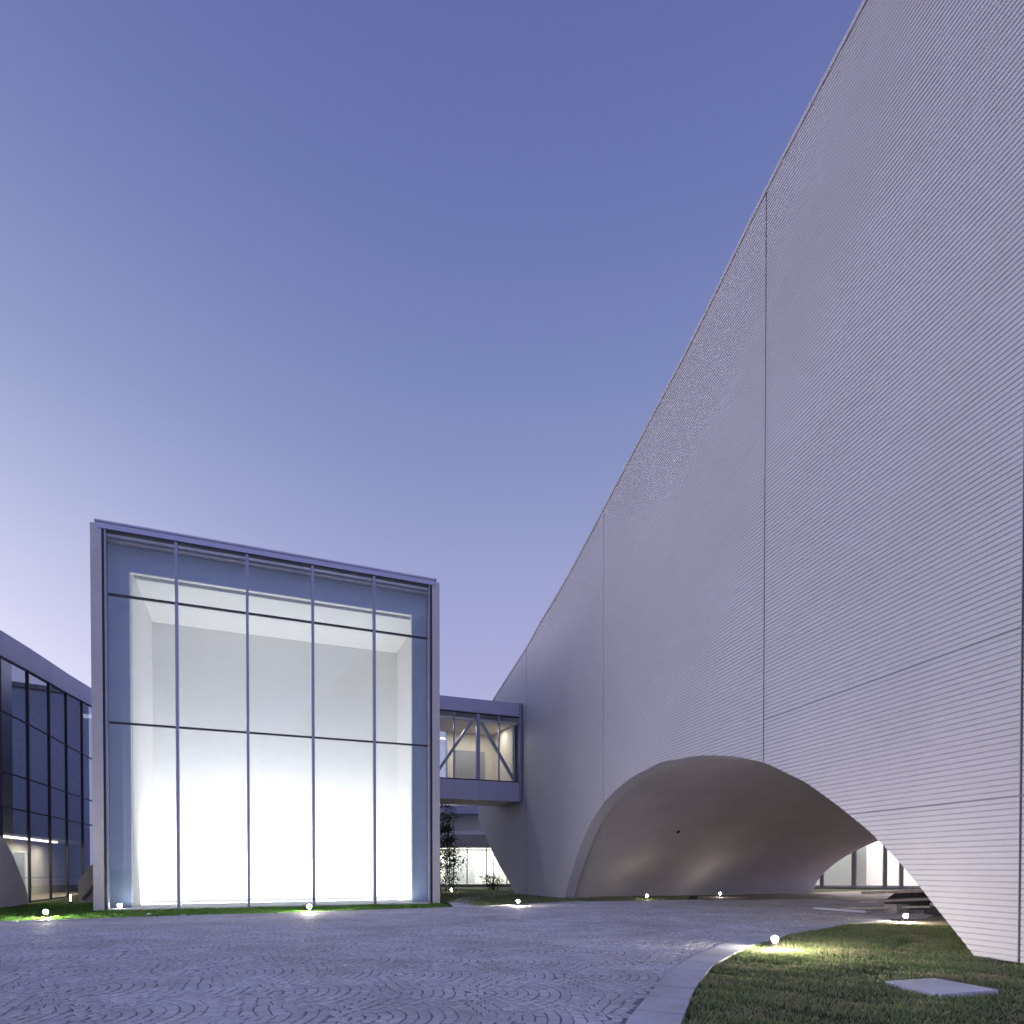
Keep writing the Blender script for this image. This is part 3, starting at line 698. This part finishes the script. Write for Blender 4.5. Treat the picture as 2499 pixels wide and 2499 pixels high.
gp = thing('garden_pavilion', 'low lit pavilion with a flat pale canopy seen under the footbridge', 'building', (-3.4, 51, 0), R(4))
MB().box(-7, 4.4, 0.0, 6, -0.02, 0.22).build('floor', 'slab', gp)
MB().box(-7.5, 4.2, -0.9, 6.2, 3.15, 4.15).build('roof', 'block', gp)
MB().box(-7.5, 3.6, 0.6, 6.0, 4.155, 4.50).build('roof_edge', 'offwhite', gp)
MB().box(-7.5, 2.0, 0.2, 6.0, 5.9, 6.55).build('canopy', 'metal', gp)
MB().box(-7.3, 1.2, 2.0, 6.0, 4.505, 5.895).build('upper_wall', 'offwhite', gp)
MB().box(-7, 4.3, 2.6, 2.8, 0.225, 3.14).build('rear_wall', 'white', gp)
for x in (-4.5, -3.1, -1.6, -0.2, 1.35, 1.95, 3.0, 4.2): MB().box(x-0.05, x+0.05, 0.05, 0.2, 0.225, 3.14).build('post', 'frame', gp)
for a, c in ((-4.4, -3.2), (-3.0, -1.7), (-1.5, -0.3), (-0.1, 1.25), (1.45, 1.85), (2.05, 2.9), (3.1, 4.1)):
    MB().box(a, c, 0.10, 0.115, 0.23, 3.13).build('glass_pane', 'glass', gp)
MB().box(-2.0, 0.4, 2.3, 2.55, 0.225, 2.6).build('curtain', 'greyp', gp)
MB().box(-6, 4, 1.2, 1.4, 3.09, 3.12).build('ceiling_light', 'tube', gp)
light('garden_light', 'AREA', (-1, 1.3, 3.05), 700, (1.0, 0.95, 0.80), gp, 9, 1.5)

cp = thing('courtyard_pavilion', 'bright glazed room seen through the arch behind the planks', 'building', (22.5, 47.5, 0), R(-18))
MB().box(-6, 24, -0.2, 10, -0.02, 0.10).build('floor', 'slab', cp)
MB().box(-6, 24, 0, 10, 8.0, 8.5).build('roof', 'slab', cp)
MB().box(-6, 24, 3.2, 3.5, 0.105, 7.99).build('rear_wall', 'white', cp)
for x in (-1.5, 0.6, 2.71, 4.77, 5.81, 7.5, 11): MB().box(x-0.13, x+0.13, 0.1, 0.35, 0.105, 7.99).build('post', 'slab', cp)
for a, c in ((-5.5, -1.64), (-1.36, 0.46), (0.74, 2.57), (2.85, 4.63), (4.91, 5.67), (5.95, 7.36), (7.64, 10.86)): MB().box(a, c, 0.2, 0.215, 0.105, 7.99).build('glass_pane', 'glass', cp)
MB().box(-6, 24, 0.1, 0.35, 0.102, 0.24).build('plinth', 'block', cp)
MB().box(3.42, 4.1, 2.9, 3.15, 0.105, 4.4).build('door', 'door', cp)
MB().box(0.9, 3.3, 2.7, 3.1, 0.105, 4.2).build('shelf_wall', 'greyp', cp)
MB().box(-5, 20, 1.2, 1.4, 7.93, 7.97).build('ceiling_light', 'tube', cp)
light('courtyard_light', 'AREA', (6, 1.6, 7.85), 5200, (1.0, 0.86, 0.76), cp, 22, 1.8)

# ------------------------------------------------------------------ spot lamps on the ground
def make_lamp():
    t = thing('ground_spotlight', 'lit', 'spotlight')
    for sx in (-1, 1):
        MB().box(sx*0.055-0.012, sx*0.055+0.012, -0.05, 0.05, 0, 0.012).box(sx*0.055-0.006, sx*0.055+0.006, -0.015, 0.015, 0.012, 0.17).build('foot', 'black', t)
    MB().tube([(0, 0.16, 0.13), (0, 0.13, 0.15), (0, 0.05, 0.20), (0, 0.03, 0.212)], [0.04, 0.07, 0.088, 0.088], 18).build('housing', 'black', t, True)
    b = MB(); d = Vector((0, -0.985, -0.02)).normalized(); a = Vector((1, 0, 0)); c = d.cross(a); o = Vector((0, -0.012, 0.214))
    v = []; f = []; n = 18
    for i in range(7):
        th = -0.3+i/6*(math.pi/2*0.98+0.3)
        for k in range(n):
            ph = 2*math.pi*k/n; v.append(o+d*math.sin(th)*0.066+(a*math.cos(ph)+c*math.sin(ph))*math.cos(th)*0.076)
    for i in range(6):
        for k in range(n): f.append((i*n+k, i*n+(k+1) % n, (i+1)*n+(k+1) % n, (i+1)*n+k))
    f.append(tuple(range(6*n, 7*n))); b.add(v, f); b.build('lens', 'lens', t, True)
    return t
L0 = make_lamp(); G = 'lit spotlights standing on the ground'
LAMPS = [((-14.2, 19.35), 'lit spotlight on the lawn strip at the far left, before the dark glass building'),
         ((-7.0, 21.95), 'lit spotlight on the grass at the foot of the pavilion glass front'),
         ((0.25, 25.5), 'lit spotlight on the grass at the end of the garden path under the footbridge'),
         ((6.5, 30.6), 'lit spotlight before the vault wall, left one of the two inside the arch'),
         ((10.9, 33.3), 'lit spotlight before the vault wall, right one of the two inside the arch'),
         ((4.92, 11.9), 'nearest lit spotlight, on the lawn beside the pale kerb with a yellow green pool'),
         ((11.0, 17.75), 'lit spotlight on the sandy strip in front of the stacked planks'),
         ((-3.75, 39.3), 'small far lit spotlight among the shrubs below the footbridge')]
for i, ((x, y), lab) in enumerate(LAMPS):
    o = L0 if i == 0 else copy_tree(L0)
    o.location = (x, y, 0.0); o.scale = (0.8, 0.8, 0.8); o.rotation_euler = (0, 0, 0.15 if i == 5 else math.atan2(-x, y)*0.8); tag(o, lab, group=G)
    for ch in children(o):
        if ch.name.startswith('lens'): ch.material_slots[0].link = 'OBJECT'; ch.material_slots[0].material = M['lens' if i in (3, 4, 7) else 'lens_mid' if i in (2, 6) else 'lens_lawn']
# small lit bollard left of the pavilion and the little flood inside the glass
bo = thing('bollard_light', 'slim lit bollard beside the dark buttress left of the pavilion', 'bollard light', (-18.75, 27.0, 0))
MB().tube([(0, 0, 0), (0, 0, 0.1)], 0.06, 12).build('base', 'black', bo); MB().tube([(0, 0, 0.101), (0, 0, 0.38)], 0.032, 12).build('lens', 'tube', bo); MB().tube([(0, 0, 0.381), (0, 0, 0.41)], 0.04, 12).build('cap', 'black', bo)
fl = thing('floor_floodlight', 'small square floodlight glowing behind the lower left corner of the glass front', 'floodlight', (-14.35, 23.25, 0.03), RZ)
MB().box(-0.08, 0.08, 0.02, 0.10, 0.05, 0.18).build('housing', 'black', fl); MB().box(-0.07, 0.07, 0.0, 0.018, 0.06, 0.17).build('lens', 'lens_b', fl); MB().box(-0.03, 0.03, 0.03, 0.09, 0, 0.05).build('foot', 'black', fl)

# ------------------------------------------------------------------ planks and blocks under the arch
def plank(name, label, a, c, w_, d, m='wood', group=None):
    a = Vector(a); c = Vector(c); o = MB().bar(Vector((0, 0, 0)), c-a, w_, d).build(name, m); o.location = a; return tag(o, label, 'plank', group)
GP = 'planks left under the arch'
plank('plank', 'pale plank lying flat and alone on the paving inside the arch', (11.05, 23.1, 0.05), (11.85, 21.1, 0.05), 0.26, 0.07, 'kerb', GP)
plank('plank', 'long pale plank topmost across the stacked blocks by the arch edge', (11.9, 21.6, 0.66), (14.6, 20.8, 0.80), 0.08, 0.3, 'wood', GP)
plank('plank', 'middle plank jutting left from the pile beside the arch edge', (12.0, 22.0, 0.34), (14.6, 21.0, 0.52), 0.07, 0.3, 'wood', GP)
plank('plank', 'lowest plank sloping to the ground at the left of the pile', (11.5, 22.2, 0.10), (14.0, 20.4, 0.28), 0.06, 0.25, 'wood', GP)
plank('plank', 'short plank end showing at the right of the pile near the brick edge', (13.2, 20.0, 0.36), (14.9, 19.5, 0.42), 0.08, 0.3, 'block', GP)
def block(label, loc, s, m, rz=0.2, name='concrete_block', cat='block', group='blocks under the planks'):
    b = MB().box(-s[0]/2, s[0]/2, -s[1]/2, s[1]/2, 0, s[2]).build(name, m, bevel=0.02); b.location = loc; b.rotation_euler = (0, 0, rz); return tag(b, label, cat, group)
block('pale block propping the planks in the middle of the pile', (12.9, 21.35, 0), (0.5, 0.6, 0.29), 'block')
block('dark block under the right end of the planks', (13.9, 20.55, 0), (0.7, 0.7, 0.30), 'tarp')
tp = thing('tarp_heap', 'black tarpaulin heap behind the planks in front of the bright room', 'heap', (16.3, 24.0, 0))
b = MB(); n = 26; v = []
for i in range(n+1):
    for k in range(n+1):
        x = (i/n-0.5)*3.6; y = (k/n-0.5)*2.0; e_ = max(0, 1-abs(2*i/n-1)**8)*max(0, 1-abs(2*k/n-1)**6)
        v.append((x, y, e_**0.5*(0.52+0.10*math.sin(i*1.3+k*0.7)+0.08*math.sin(i*2.9-k*1.9))))
b.add(v, [(i*(n+1)+k, (i+1)*(n+1)+k, (i+1)*(n+1)+k+1, i*(n+1)+k+1) for i in range(n) for k in range(n)]); b.build('tarpaulin', 'tarp', tp, True)

st = MB().prism([(x-5.3, y-7.9) for x, y in SLAB], -0.02, 0.045).build('stone_slab', 'kerb', bevel=0.006)
st.location = (5.3, 7.9, 0); tag(st, 'flat pale stone slab set in the near lawn by the brick wall', 'stone slab')

# small debris on the edge of the lawn strip
def stone(loc, r, label, m):
    b = MB(); n = 8; v = []; f = []
    for i in range(5):
        th = i/4*math.pi/2
        for k in range(n):
            q = r*(0.8+0.4*random.random())
            v.append((math.cos(th)*math.cos(k*2*math.pi/n)*q, math.cos(th)*math.sin(k*2*math.pi/n)*q, math.sin(th)*q*0.7))
    for i in range(4):
        for k in range(n): f.append((i*n+k, i*n+(k+1) % n, (i+1)*n+(k+1) % n, (i+1)*n+k))
    o = b.add(v, f).build('small_stone', m); o.location = loc; tag(o, label, 'stone')
stone((-10.2, 19.75, 0), 0.10, 'small brown stone on the edging before the pavilion glass', 'wood')
stone((-11.6, 20.3, 0.02), 0.07, 'small white stone on the lawn strip left of the brown one', 'white')

# round vent in the vault wall
def vault_vent():
    o = thing('vault_vent', 'small dark round vent in the upper wall of the arch vault', 'vent', vent_at)
    d = Vector((0.263, -0.519, -0.813)).normalized()
    MB().tube([tuple(-d*0.05), tuple(d*0.02)], 0.085, 14).build('rim', 'dark', o); MB().tube([tuple(d*0.0205), tuple(d*0.03)], 0.06, 14).build('grille', 'black', o)
# ------------------------------------------------------------------ planting under the bridge
def leafy(name, label, cat, loc, h, rad, nleaf, stems, size, low=0.1, seed=1):
    t = thing(name, label, cat, loc); rg = random.Random(seed); b = MB(); ends = []
    for s_ in range(stems):
        a = rg.random()*6.28; r = rg.uniform(0.05, 0.3)*rad; pts = []; lean = rg.uniform(0.1, 0.5)*rad
        for k in range(8):
            q = k/7; pts.append((math.cos(a)*(r+lean*q*q)+rg.uniform(-1, 1)*0.03, math.sin(a)*(r+lean*q*q)+rg.uniform(-1, 1)*0.03, h*0.95*q))
        b.tube(pts, [0.035*(1-0.8*k/7) for k in range(8)], 6); ends += pts[1:]
        for k in range(7):
            p = Vector(pts[rg.randint(2, 7)]); aa = rg.random()*6.28; l = rg.uniform(0.4, 0.9)*rad
            e = p+Vector((math.cos(aa)*l, math.sin(aa)*l, rg.uniform(0.1, 0.5)*l)); b.tube([tuple(p), tuple(p.lerp(e, 0.5)+Vector((0, 0, 0.03))), tuple(e)], [0.012, 0.008, 0.004], 5); ends += [tuple(p.lerp(e, 0.5)), tuple(e)]*2
    b.build('trunk', 'bark', t)
    V = np.zeros((nleaf, 4, 3)); k = 0
    E_ = [e for e in ends if e[2] > low*h]
    for i in range(nleaf):
        e = Vector(rg.choice(E_)); p = e+Vector((rg.gauss(0, 1), rg.gauss(0, 1), rg.gauss(0, 0.8)))*0.16*rad
        if p.z < 0.05: p.z = 0.05
        d = Vector((rg.gauss(0, 1), rg.gauss(0, 1), rg.gauss(-0.3, 0.6))).normalized(); u_ = d.orthogonal().normalized(); u_.rotate(Matrix.Rotation(rg.random()*6.28, 3, d)); s_ = size*rg.uniform(0.6, 1.3)
        V[i] = [p, p+d*s_*0.5+u_*s_*0.28, p+d*s_, p+d*s_*0.5-u_*s_*0.28]
    np_mesh('crown', V.reshape(-1, 3), np.arange(nleaf*4).reshape(-1, 4), 'leaf', t)
leafy('small_tree', 'slim small leaved tree beside the right edge of the pavilion, under the footbridge', 'tree', (-4.35, 39.8, 0), 5.6, 1.25, 2600, 4, 0.16, 0.12, 5)
leafy('shrub', 'loose tall shrub in front of the lit garden windows', 'shrub', (-4.0, 42.5, 0), 2.9, 1.0, 1100, 5, 0.13, 0.1, 8)
leafy('shrub', 'low dark shrub at the foot of the brick wall end', 'shrub', (-1.4, 43.2, 0), 0.9, 0.8, 600, 5, 0.12, 0.1, 9)
vault_vent()
